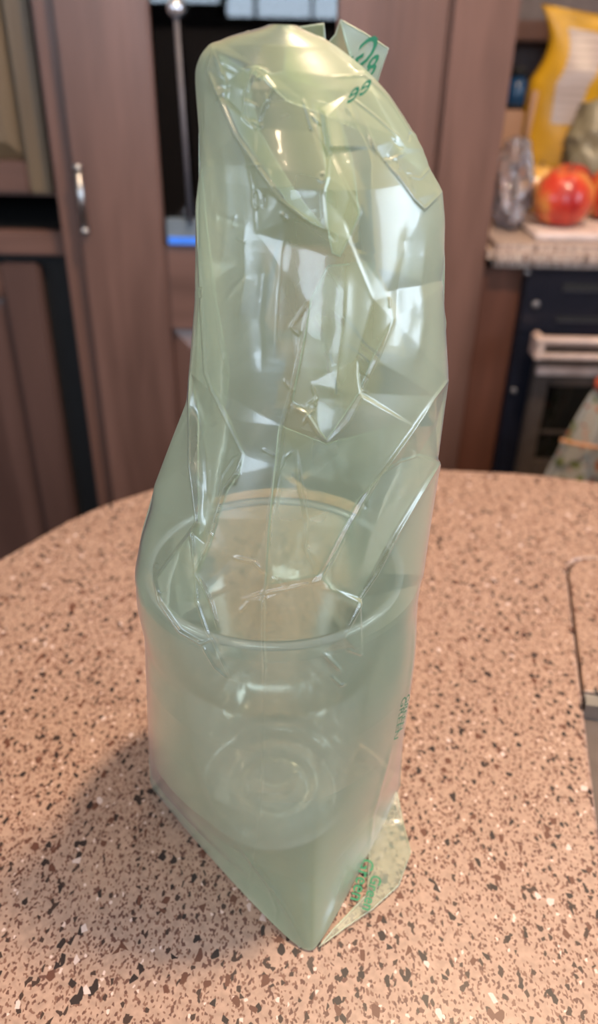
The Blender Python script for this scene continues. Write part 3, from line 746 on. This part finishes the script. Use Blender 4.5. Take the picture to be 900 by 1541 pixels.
def facets(Hm, cons, n, amp, seed, yscale=1.6, mask=None):
    rnd = random.Random(seed); pts = []; hts = []; edges = []
    for poly, hh in cons:
        st = len(pts)
        for k, q in enumerate(poly): pts.append(Vector(q)); hts.append(hh[k] if isinstance(hh, (list, tuple)) else hh)
        edges += [(st+k, st+k+1) for k in range(len(poly)-1)]
    dmin = math.sqrt(Wd*Hd/n/yscale)*.75; tries = 0; cnt = 0
    while cnt < n and tries < n*40:
        tries += 1
        q = Vector((rnd.uniform(HX0-10, HX1+10), rnd.uniform(HY0-10, HY1+10)))
        if all(math.hypot(q.x-p.x, (q.y-p.y)/yscale) > dmin for p in pts[-400:]):
            pts.append(q); a = amp if mask is None else amp*mask(q.x, q.y); hts.append(rnd.uniform(-a, a)); cnt += 1
    for q in [(HX0-20, HY0-20), (HX1+20, HY0-20), (HX1+20, HY1+20), (HX0-20, HY1+20)]: pts.append(Vector(q)); hts.append(0)
    v, e, f, ov, oe, of = delaunay_2d_cdt(pts, edges, [], 0, 1e-5)
    hv = [(sum(hts[i] for i in o)/len(o)) if o else None for o in ov]
    for k in range(len(v)):
        if hv[k] is None: hv[k] = 0.0
    out = np.zeros_like(Hm)
    for t in f:
        a, b, c = [v[i] for i in t]; h0, h1, h2 = [hv[i] for i in t]
        x0 = max(HX0, int(min(a.x, b.x, c.x))); x1 = min(HX1, int(max(a.x, b.x, c.x))+2)
        y0 = max(HY0, int(min(a.y, b.y, c.y))); y1 = min(HY1, int(max(a.y, b.y, c.y))+2)
        if x1 <= x0 or y1 <= y0: continue
        gx, gy = np.meshgrid(np.arange(x0, x1), np.arange(y0, y1))
        den = (b.y-c.y)*(a.x-c.x)+(c.x-b.x)*(a.y-c.y)
        if abs(den) < 1e-9: continue
        w0 = ((b.y-c.y)*(gx-c.x)+(c.x-b.x)*(gy-c.y))/den; w1 = ((c.y-a.y)*(gx-c.x)+(a.x-c.x)*(gy-c.y))/den; w2 = 1-w0-w1
        ins = (w0 >= -1e-6) & (w1 >= -1e-6) & (w2 >= -1e-6)
        sub = out[y0-HY0:y1-HY0, x0-HX0:x1-HX0]; sub[ins] = (h0*w0+h1*w1+h2*w2)[ins]
    Hm += out
def blur(Hm, r):
    for ax in (0, 1):
        k = 2*r+1; pad = [(0, 0), (0, 0)]; pad[ax] = (r+1, r)
        c = np.cumsum(np.pad(Hm, pad, mode='edge'), axis=ax)
        Hm = (np.take(c, range(k, c.shape[ax]), axis=ax)-np.take(c, range(0, c.shape[ax]-k), axis=ax))/k
    return Hm
def sample(Hm, px):
    x = np.clip(px[..., 0]-HX0, 0, Wd-1.001); y = np.clip(px[..., 1]-HY0, 0, Hd-1.001)
    i = x.astype(int); j = y.astype(int); fx = x-i; fy = y-j
    return Hm[j, i]*(1-fx)*(1-fy)+Hm[j, np.minimum(i+1, Wd-1)]*fx*(1-fy)+Hm[np.minimum(j+1, Hd-1), i]*(1-fx)*fy+Hm[np.minimum(j+1, Hd-1), np.minimum(i+1, Wd-1)]*fx*fy

# creases of the front panel: (polyline, facet height mm, ridge width px, ridge height mm)
CRE = [
 ([(325, 78), (322, 110), (340, 150), (362, 205), (392, 252), (425, 300), (455, 325), (489, 346)], 2.6, 2.2, .45),
 ([(325, 78), (345, 125), (346, 150)], 1.0, 1.8, .30),
 ([(386, 108), (374, 140), (372, 178), (388, 196)], 1.8, 2.0, .5),
 ([(388, 122), (400, 118), (414, 136), (400, 160), (390, 194)], 1.4, 1.8, .55),
 ([(370, 106), (392, 104), (408, 112)], 1.0, 2.0, .4),
 ([(488, 180), (494, 225), (492, 270), (484, 295), (489, 346)], 2.0, 1.9, .5),
 ([(455, 150), (462, 170), (470, 200)], .8, 2.0, .5),
 ([(500, 120), (545, 118), (580, 150), (612, 200), (650, 230)], 1.2, 2.0, .3),
 ([(545, 195), (557, 228), (590, 268), (615, 302), (629, 316), (656, 291)], 2.4, 2.0, .5),
 ([(520, 146), (560, 178), (596, 210), (608, 226)], 1.2, 1.8, .35),
 ([(573, 243), (590, 240), (608, 232)], .6, 1.6, .4),
 ([(610, 266), (630, 270), (645, 252)], .6, 1.6, .35),
 ([(375, 250), (383, 285), (386, 318), (388, 350)], .7, 1.8, .3),
 ([(480, 165), (495, 230), (525, 290), (541, 320), (525, 360), (505, 390)], .8, 1.8, .15),
 ([(515, 330), (560, 450), (580, 440)], .6, 3.0, .1),
 ([(306, 250), (318, 400), (334, 520), (345, 560), (352, 600)], .5, 6.0, .30),
 ([(302, 300), (310, 450), (316, 560), (326, 590), (345, 630), (362, 668), (369, 684)], 1.8, 1.8, .4),
 ([(369, 684), (362, 712), (345, 735), (330, 780), (318, 820), (299, 862)], 2.2, 1.9, .5),
 ([(369, 684), (355, 690), (338, 715), (332, 750)], 1.2, 1.7, .4),
 ([(305, 640), (301, 655), (306, 690), (308, 740), (306, 790)], -.8, 1.7, .35),
 ([(299, 862), (310, 880), (322, 905), (331, 945)], 1.4, 1.8, .5),
 ([(299, 862), (300, 905), (315, 950), (340, 1000), (347, 1018)], 1.2, 1.7, .4),
 ([(297, 560), (296, 700), (297, 800), (299, 862)], 3.0, 1.6, .5),
 ([(297, 785), (262, 835), (236, 872)], .6, 1.4, .25),
 ([(236, 872), (246, 905), (275, 948), (305, 966), (330, 958)], 1.6, 2.0, .55),
 ([(305, 966), (325, 1002), (345, 1020)], .9, 1.6, .35),
 ([(465, 455), (459, 500), (448, 560), (438, 603), (428, 640), (420, 700), (407, 780), (403, 860)], 1.6, 1.9, .40),
 ([(465, 455), (448, 480), (440, 492), (452, 505)], .8, 2.2, .6),
 ([(420, 716), (430, 688), (443, 676)], .6, 1.6, .35),
 ([(447, 676), (452, 730), (462, 780), (458, 820), (478, 866)], .7, 2.0, .35),
 ([(403, 860), (398, 900), (397, 960), (399, 1000), (397, 1035)], 1.8, 2.0, .45),
 ([(397, 1035), (396, 1150), (390, 1260), (370, 1362)], .8, 1.6, .12),
 ([(352, 838), (385, 845), (399, 862)], .5, 2.2, .35),
 ([(365, 900), (400, 890), (440, 882), (468, 876)], 1.0, 1.8, .35),
 ([(445, 612), (462, 620), (480, 650), (492, 664)], 2.0, 2.0, .6),
 ([(470, 575), (476, 600), (460, 612)], .8, 2.0, .5),
 ([(492, 664), (520, 632), (539, 594), (560, 540), (585, 480)], 2.6, 2.0, .5),
 ([(535, 540), (541, 590)], .6, 1.5, .25),
 ([(664, 572), (645, 595), (615, 640), (580, 690), (545, 740), (515, 795), (490, 850), (478, 868)], 2.8, 2.2, .55),
 ([(655, 690), (625, 685), (600, 692), (570, 712), (545, 756), (520, 800), (497, 850)], 1.0, 1.7, .35),
 ([(655, 694), (625, 740), (590, 800), (560, 860), (539, 902), (514, 955)], 2.4, 2.2, .55),
 ([(540, 900), (500, 885), (470, 880)], .5, 2.0, .12),
 ([(520, 975), (545, 985)], .3, 2.0, .3), ([(497, 1015), (512, 1030), (520, 1028)], .3, 2.0, .35),
 ([(485, 980), (505, 1000), (512, 1008)], .5, 2.4, .4),
 ([(640, 620), (655, 640)], .4, 3, .2),
]
SOFT = [ ([(465, 1437), (440, 1385), (415, 1340), (385, 1300), (360, 1270)], 3, .5), ([(412, 1410), (418, 1370), (405, 1330)], 2.5, .35),
         ([(465, 1437), (500, 1390), (540, 1330), (556, 1290)], 2.5, .6), ([(500, 1390), (505, 1350), (520, 1310)], 3, .3),
         ([(230, 1180), (262, 1230), (320, 1310), (362, 1362)], 2.5, .5), ([(290, 1120), (310, 1180), (335, 1240)], 5, .35),
         ([(556, 1290), (560, 1230), (590, 1120)], 3, .4), ([(605, 1100), (622, 985), (626, 930)], 2.2, .4),
         ([(370, 330), (372, 420), (360, 500)], 7, .5), ([(400, 380), (390, 480), (395, 560)], 9, -.6), ([(430, 350), (420, 450), (415, 540)], 8, .5),
         ([(520, 400), (515, 500), (500, 600)], 10, .7), ([(610, 330), (600, 430), (585, 520)], 10, -.7), ([(635, 350), (630, 480), (610, 560)], 9, .7),
         ([(340, 230), (345, 330), (335, 420)], 9, .6)]
def mask(x, y):
    if y > 1000: return .20
    if y > 900: return .5
    return 1.0
Hf = np.zeros((Hd, Wd))
facets(Hf, [(p, h*.95) for p, h, w, r in CRE], 50, .8, 3, 3.0, mask)
Hf = blur(Hf, 1)
for p, h, w, r in CRE:
    low = 1.7 if p[-1][1] > 850 else 1.0      # taut creases over the cup rim stand out more
    ridge(Hf, p, w*.75*(1.15 if low > 1 else 1), r*1.35*low)
for p, w, h in SOFT: ridge(Hf, p, w, h*(1.8 if w < 5 else 1), 1.6)
for (pts, w, h) in [([(388+6*math.cos(a), 300+14*math.sin(a)) for a in np.linspace(0, 6.2, 9)], 1.6, .3),
                    ([(484+6*math.cos(a), 270+6*math.sin(a)) for a in np.linspace(0, 5, 8)], 1.5, .35)]: ridge(Hf, pts, w, h, taper=False)
Hf = blur(Hf, 1)
rr = random.Random(21)
for k in range(46):          # small crinkles scattered about the larger creases
    p, h, w, r = rr.choice(CRE[:-6]); q0 = p[rr.randrange(len(p))]
    x = q0[0]+rr.gauss(0, 14); y = q0[1]+rr.gauss(0, 22); a = rr.gauss(1.2, .8); l = rr.uniform(8, 30)
    if y > 960: continue
    ridge(Hf, [(x, y), (x+l*.5*math.cos(a)+rr.uniform(-3, 3), y+l*.5*math.sin(a)), (x+l*math.cos(a), y+l*math.sin(a)+rr.uniform(-3, 3))], rr.uniform(1.3, 2.6), rr.choice((-1, 1, 1))*rr.uniform(.2, .5))
rr = random.Random(11)
Hb = np.zeros((Hd, Wd))
facets(Hb, [([(225, 850), (300, 800), (420, 770), (560, 790), (620, 850)], 1.5), ([(560, 740), (590, 760)], 1), ([(350, 740), (420, 700), (500, 720)], 1.2),
            ([(400, 60), (440, 200), (430, 330), (400, 480)], 2), ([(560, 200), (570, 400), (520, 600)], -2)], 120, 2.2, 8, 1.5, lambda x, y: 1 if y < 900 else .5)
Hb = blur(Hb, 1)
for k in range(40):
    x = rr.uniform(240, 640); y = rr.uniform(80, 950); a = rr.gauss(1.57, .5); l = rr.uniform(30, 120)
    q = [(x+l*t*math.cos(a)+rr.uniform(-5, 5), y+l*t*math.sin(a)) for t in (0, .33, .66, 1)]
    ridge(Hb, q, rr.uniform(1.6, 3), rr.uniform(.2, .5))
Hb = blur(Hb, 1)

def panel(name, front, nu, nz, Hm, m, parent):
    ss = np.linspace(-1, 1, nu); zz = TOP+.0012 + (ZTOP-TOP-.0014)*(np.linspace(0, 1, nz))
    s, z = np.meshgrid(ss, zz)
    P = base_surface(s, z, front)
    du = np.gradient(P, axis=1); dz = np.gradient(P, axis=0)
    nrm = np.cross(du, dz); ln = np.linalg.norm(nrm, axis=2, keepdims=True); nrm = nrm/np.maximum(ln, 1e-12)
    sgn = -1 if front else 1
    flip = np.sign(nrm[..., 1:2])*sgn; flip[flip == 0] = 1; nrm = nrm*flip
    h = sample(Hm, project(P))/1000
    fade = np.clip((1-np.abs(s))*14, 0, 1)*np.clip((z-TOP)/.02, .0, 1)*np.clip((ZTOP-z)/.006, .15, 1)
    if not front: fade = fade*.9
    P = P + nrm*(h*fade)[..., None]
    # the film never dips through the cup wall
    dx, dy = P[..., 0]-CX, P[..., 1]-CY; rr_ = np.hypot(dx, dy); zrel = P[..., 2]-TOP
    lim = np.interp(zrel, [0, .004, .02, .10, RH-.004, RH-.003, RH+.001, RH+.0011], [.039, .0405, .0420, .0485, .0545, .0562, .0562, 0])
    k = np.where(rr_ < lim, lim/np.maximum(rr_, 1e-6), 1); P[..., 0] = CX+dx*k; P[..., 1] = CY+dy*k
    P[..., 2] = np.maximum(P[..., 2], TOP+.0008)
    o = np.array(parent_loc(parent)); V = (P-o).reshape(-1, 3)
    idx = np.arange(nu*nz).reshape(nz, nu)
    F = np.stack([idx[:-1, :-1], idx[:-1, 1:], idx[1:, 1:], idx[1:, :-1]], -1).reshape(-1, 4)
    if not front: F = F[:, ::-1]
    me = bpy.data.meshes.new(name)
    me.vertices.add(len(V)); me.vertices.foreach_set('co', V.astype(np.float32).ravel())
    me.loops.add(F.size); me.loops.foreach_set('vertex_index', F.astype(np.int32).ravel())
    me.polygons.add(len(F)); me.polygons.foreach_set('loop_start', np.arange(0, F.size, 4, dtype=np.int32)); me.polygons.foreach_set('loop_total', np.full(len(F), 4, np.int32))
    me.update(); me.validate()
    return link(name, me, m, parent, True)
bag = thing('plastic_bag', 'crinkled translucent green plastic bag standing upright over the cup', 'plastic bag', (-.01, YC, TOP+.0005))
panel('front_panel', True, 500, 1400, Hf, M_FILM, bag)
panel('back_panel', False, 200, 480, Hb, M_FILMB, bag)
# the welded side edges
for sgn in (-1, 1):
    zz = np.linspace(TOP+.004, ZTOP-.002, 160)
    P = base_surface(np.full(160, float(sgn)), zz, True)
    obj('side_edge', tube([Vector(p) for p in P], .0004, 8), M_EDGE, bag, True)
# bottom sheet
ss = np.linspace(-1, 1, 60); z = np.full(60, TOP+.0012)
fr = base_surface(ss, z, True); bk = base_surface(ss, z, False)[::-1][1:-1]
ring = [Vector(p) for p in np.concatenate([fr, bk])]; bm = bmesh.new()
vs = [bm.verts.new((p.x, p.y, TOP+.0010)) for p in ring]; c = bm.verts.new((-.01, YC, TOP+.0010))
for i in range(len(vs)): bm.faces.new((vs[i], vs[(i+1) % len(vs)], c))
obj('bottom_panel', bm, M_FILMB, bag, True)

def within(x, y, Y):
    """keep an inner fold behind the front panel"""
    for _ in range(3):
        p = onY(x, y, Y); z = np.array([min(max(p.z, TOP), ZTOP)])
        xl, xr = smoothtab(z, LEFT)[0], smoothtab(z, RIGHT)[0]; u = (p.x-(xl+xr)/2)/((xr-xl)/2)
        ex = float(tab(p.z, [(TOP, .5), (.95, .5), (1.0, .78), (1.2, .82)]))
        lim = YC - .88*float(tab(p.z, BF))*max(0, 1-u*u)**ex
        if Y >= lim: break
        Y = lim
    return Y
def sheet(name, poly, depth, m, parent, step=9, amp=.0008, seed=1, plane='Y', label=None, edge=.00028):
    """a fold of film: outline measured in the photo, set at its own depth, softly wrinkled"""
    pts = []; n = len(poly)
    for i in range(n):
        a = Vector(poly[i]); b = Vector(poly[(i+1) % n]); k = max(1, int((b-a).length/step))
        for j in range(k): pts.append(a.lerp(b, j/k))
    ne = len(pts); edges = [(i, (i+1) % ne) for i in range(ne)]
    def ins(x, y):
        k = False
        for i in range(ne):
            a, b = pts[i], pts[i-1]
            if (a.y > y) != (b.y > y) and x < (b.x-a.x)*(y-a.y)/(b.y-a.y)+a.x: k = not k
        return k
    x0, x1 = min(p.x for p in pts), max(p.x for p in pts); y0, y1 = min(p.y for p in pts), max(p.y for p in pts)
    P = list(pts); y = y0; r_ = 0
    while y < y1:
        x = x0 + (step/2 if r_ % 2 else 0)
        while x < x1:
            if ins(x, y) and min((Vector((x, y))-q).length for q in pts) > step*.5: P.append(Vector((x, y)))
            x += step
        y += step; r_ += 1
    v, e, f, ov, oe, of = delaunay_2d_cdt(P, edges, [], 1, 1e-5)
    bm = bmesh.new(); vs = []
    for q in v:
        nz = amp*(noise.noise(Vector((q.x*.02, q.y*.012, seed)))*2 + abs(noise.noise(Vector((q.x*.05, q.y*.03, seed+5)))))
        if plane == 'Y': vs.append(bm.verts.new(onY(q.x, q.y, (within(q.x, q.y, depth(q.x, q.y)+nz) if name == 'fold' else depth(q.x, q.y)+nz))))
        else: vs.append(bm.verts.new(onZ(q.x, q.y, depth(q.x, q.y)+abs(nz))))
    for t in f: bm.faces.new([vs[i] for i in t])
    for x in [x for x in bm.verts if not x.link_faces]: bm.verts.remove(x)
    o = obj(name, bm, m, parent, True)
    if label: o['label'] = label
    if edge:
        q = [vs_co for vs_co in [(onY(p.x, p.y, within(p.x, p.y, depth(p.x, p.y)) if name == 'fold' else depth(p.x, p.y)) if plane == 'Y' else onZ(p.x, p.y, depth(p.x, p.y)+.0004)) for p in pts]]
        obj('fold_edge', tube(q + [q[0]], edge, 6), M_EDGE, o, True)
    return o
def depth_lin(a, b, y0, y1): return lambda x, y: a + (b-a)*min(1, max(0, (y-y0)/(y1-y0)))
sheet('fold', [(430, 42), (486, 58), (500, 78), (538, 108), (560, 128), (600, 178), (634, 240), (640, 264), (600, 230), (540, 196), (480, 170), (432, 152), (398, 120), (374, 108), (384, 98), (408, 112), (430, 108)],
      depth_lin(YC, YC-.012, 40, 260), M_FOLD, bag, seed=3, label='yellow-green doubled fold near the top')
sheet('fold', [(432, 60), (486, 60), (540, 118), (520, 140), (470, 128), (440, 120), (426, 108)], depth_lin(YC+.002, YC-.004, 40, 140), M_FOLD, bag, seed=4)
sheet('fold', [(330, 80), (374, 110), (378, 150), (392, 200), (415, 240), (445, 290), (487, 343), (468, 336), (435, 306), (400, 255), (365, 205), (340, 150)],
      depth_lin(YC-.006, YC-.020, 80, 340), M_FOLD, bag, seed=6)
sheet('fold', [(470, 150), (505, 160), (530, 240), (541, 322), (512, 386), (500, 380), (493, 340), (490, 250), (478, 190)], depth_lin(YC-.006, YC-.018, 150, 400), M_FOLD, bag, seed=7)
sheet('fold', [(494, 400), (560, 395), (592, 480), (560, 540), (540, 592), (492, 662), (462, 622), (440, 603), (460, 500), (468, 450)], depth_lin(YC-.022, YC-.034, 400, 660), M_FOLDG, bag, seed=8)
sheet('fold', [(300, 200), (310, 330), (325, 450), (345, 560), (340, 610), (318, 585), (300, 560), (300, 380)], depth_lin(YC-.010, YC-.022, 200, 600), M_FOLDG, bag, seed=9)
sheet('fold', [(299, 560), (318, 575), (345, 630), (368, 684), (360, 714), (343, 738), (318, 815), (300, 862), (298, 700)], depth_lin(YC-.022, YC-.040, 560, 860), M_FOLDG, bag, seed=10)
sheet('fold', [(652, 694), (622, 688), (590, 698), (560, 730), (530, 790), (484, 866), (500, 890), (538, 898), (590, 800), (624, 742)], depth_lin(YC-.030, YC-.048, 690, 900), M_FOLDG, bag, seed=11)
sheet('fold', [(297, 790), (238, 872), (246, 904), (275, 946), (304, 963), (330, 956), (310, 900), (299, 862)], depth_lin(YC-.030, YC-.042, 790, 960), M_FOLDG, bag, seed=12)
sheet('fold', [(420, 640), (490, 668), (600, 640), (640, 700), (600, 690), (540, 750), (478, 866), (400, 880), (404, 800)], depth_lin(YC-.020, YC-.040, 640, 880), M_FOLDG, bag, seed=13)
# the two ends of the closure sticking up at the top
sheet('top_flap', [(430, 44), (487, 36), (490, 74), (486, 80), (432, 70)], lambda x, y: YC+.001, M_FOLD, bag, seed=20, amp=.0003, label='pale green corner standing up')
sheet('top_flap', [(488, 72), (505, 52), (512, 31), (521, 60), (531, 88), (520, 92)], lambda x, y: YC+.003+(x-490)*.00008, M_FOLD, bag, seed=21, amp=.0003)
def flap_depth(x, y): return YC+.004
fl = sheet('top_flap', [(512, 30), (548, 50), (584, 73), (573, 105), (564, 136), (552, 118), (530, 96), (520, 62)], flap_depth, M_FLAP, bag, seed=22, amp=.0002, label='blue-green flap with green lettering')
def text_mesh(body, size, m, parent, origin, xdir, ydir, name='lettering', font_shear=0, label=None):
    cu = bpy.data.curves.new('t', 'FONT'); cu.body = body; cu.size = size; cu.offset = size*.012; cu.shear = font_shear; cu.resolution_u = 3
    o = bpy.data.objects.new('t', cu); COL.objects.link(o)
    dg = bpy.context.evaluated_depsgraph_get(); me = bpy.data.meshes.new_from_object(o.evaluated_get(dg)); bpy.data.objects.remove(o)
    org = Vector(origin)-parent_loc(parent)
    for v in me.vertices: v.co = org + Vector(xdir)*v.co.x + Vector(ydir)*v.co.y
    r = link(name, me, None, parent); me.materials.clear(); me.materials.append(m)
    if label: r['label'] = label
    return r
def dirs(p, q, r, Y):
    a, b, c = onY(*p, Y), onY(*q, Y), onY(*r, Y)
    return (b-a).normalized(), (c-a).normalized()
YT = YC+.0025
# the flap is folded over, so its print is seen from behind, mirrored
xd = (onY(533, 106, YT)-onY(562, 88, YT)).normalized(); yd = (onY(572, 58, YT)-onY(562, 90, YT)).normalized()
text_mesh('Gr', .0112, M_INK, fl, onY(563, 87, YT), xd, yd)
text_mesh('8', .0090, M_INK, fl, onY(564, 111, YT), xd, yd)
text_mesh('ee', .0080, M_INK, bag, onY(556, 136, YC-.018), xd, yd)
# bottom seal flap on the table at the right with lettering
bfl = sheet('bottom_flap', [(597, 1190), (606, 1235), (618, 1282), (600, 1332), (560, 1368), (520, 1395), (480, 1425), (500, 1400), (553, 1345), (556, 1280), (556, 1235)],
      lambda x, y: TOP+.0015+max(0, (1235-y))*.00012, M_FLAPB, bag, seed=30, amp=.0008, plane='Z', label='flattened seal flap with green lettering on the worktop')
xd = (onZ(535, 1362, TOP)-onZ(556, 1290, TOP)).normalized(); yd = Vector((-xd.y, xd.x, 0))
text_mesh('Green', .0088, M_INK, bfl, onZ(546, 1290, TOP+.004) + Vector((0, 0, 0)), xd, yd)
text_mesh('Green', .0072, M_INK, bfl, onZ(560, 1315, TOP+.004), xd, yd)
# strongly foreshortened lettering down the right side
P0 = Vector((.0505, .243, 0)); 
def side(px, py):
    q = onY(px, py, YC-.028); return q
a = side(610, 1040); b = side(592, 1125); xd = (b-a).normalized()
yd = Vector((.30, .95, 0)).normalized()
text_mesh('GREEN', .0085, M_INK2, bag, side(604, 1040)+Vector((0, -.004, 0)), xd, Vector((.35, .1, .2)), label='dark green lettering running down the side')
text_mesh('GREEN', .0070, M_INK2, bag, side(611, 1036)+Vector((0, -.004, 0)), xd, Vector((.30, .1, .2)), label='dark green lettering running down the side')
print('tris', sum(len(o.data.polygons) for o in S.objects if o.type == 'MESH'))
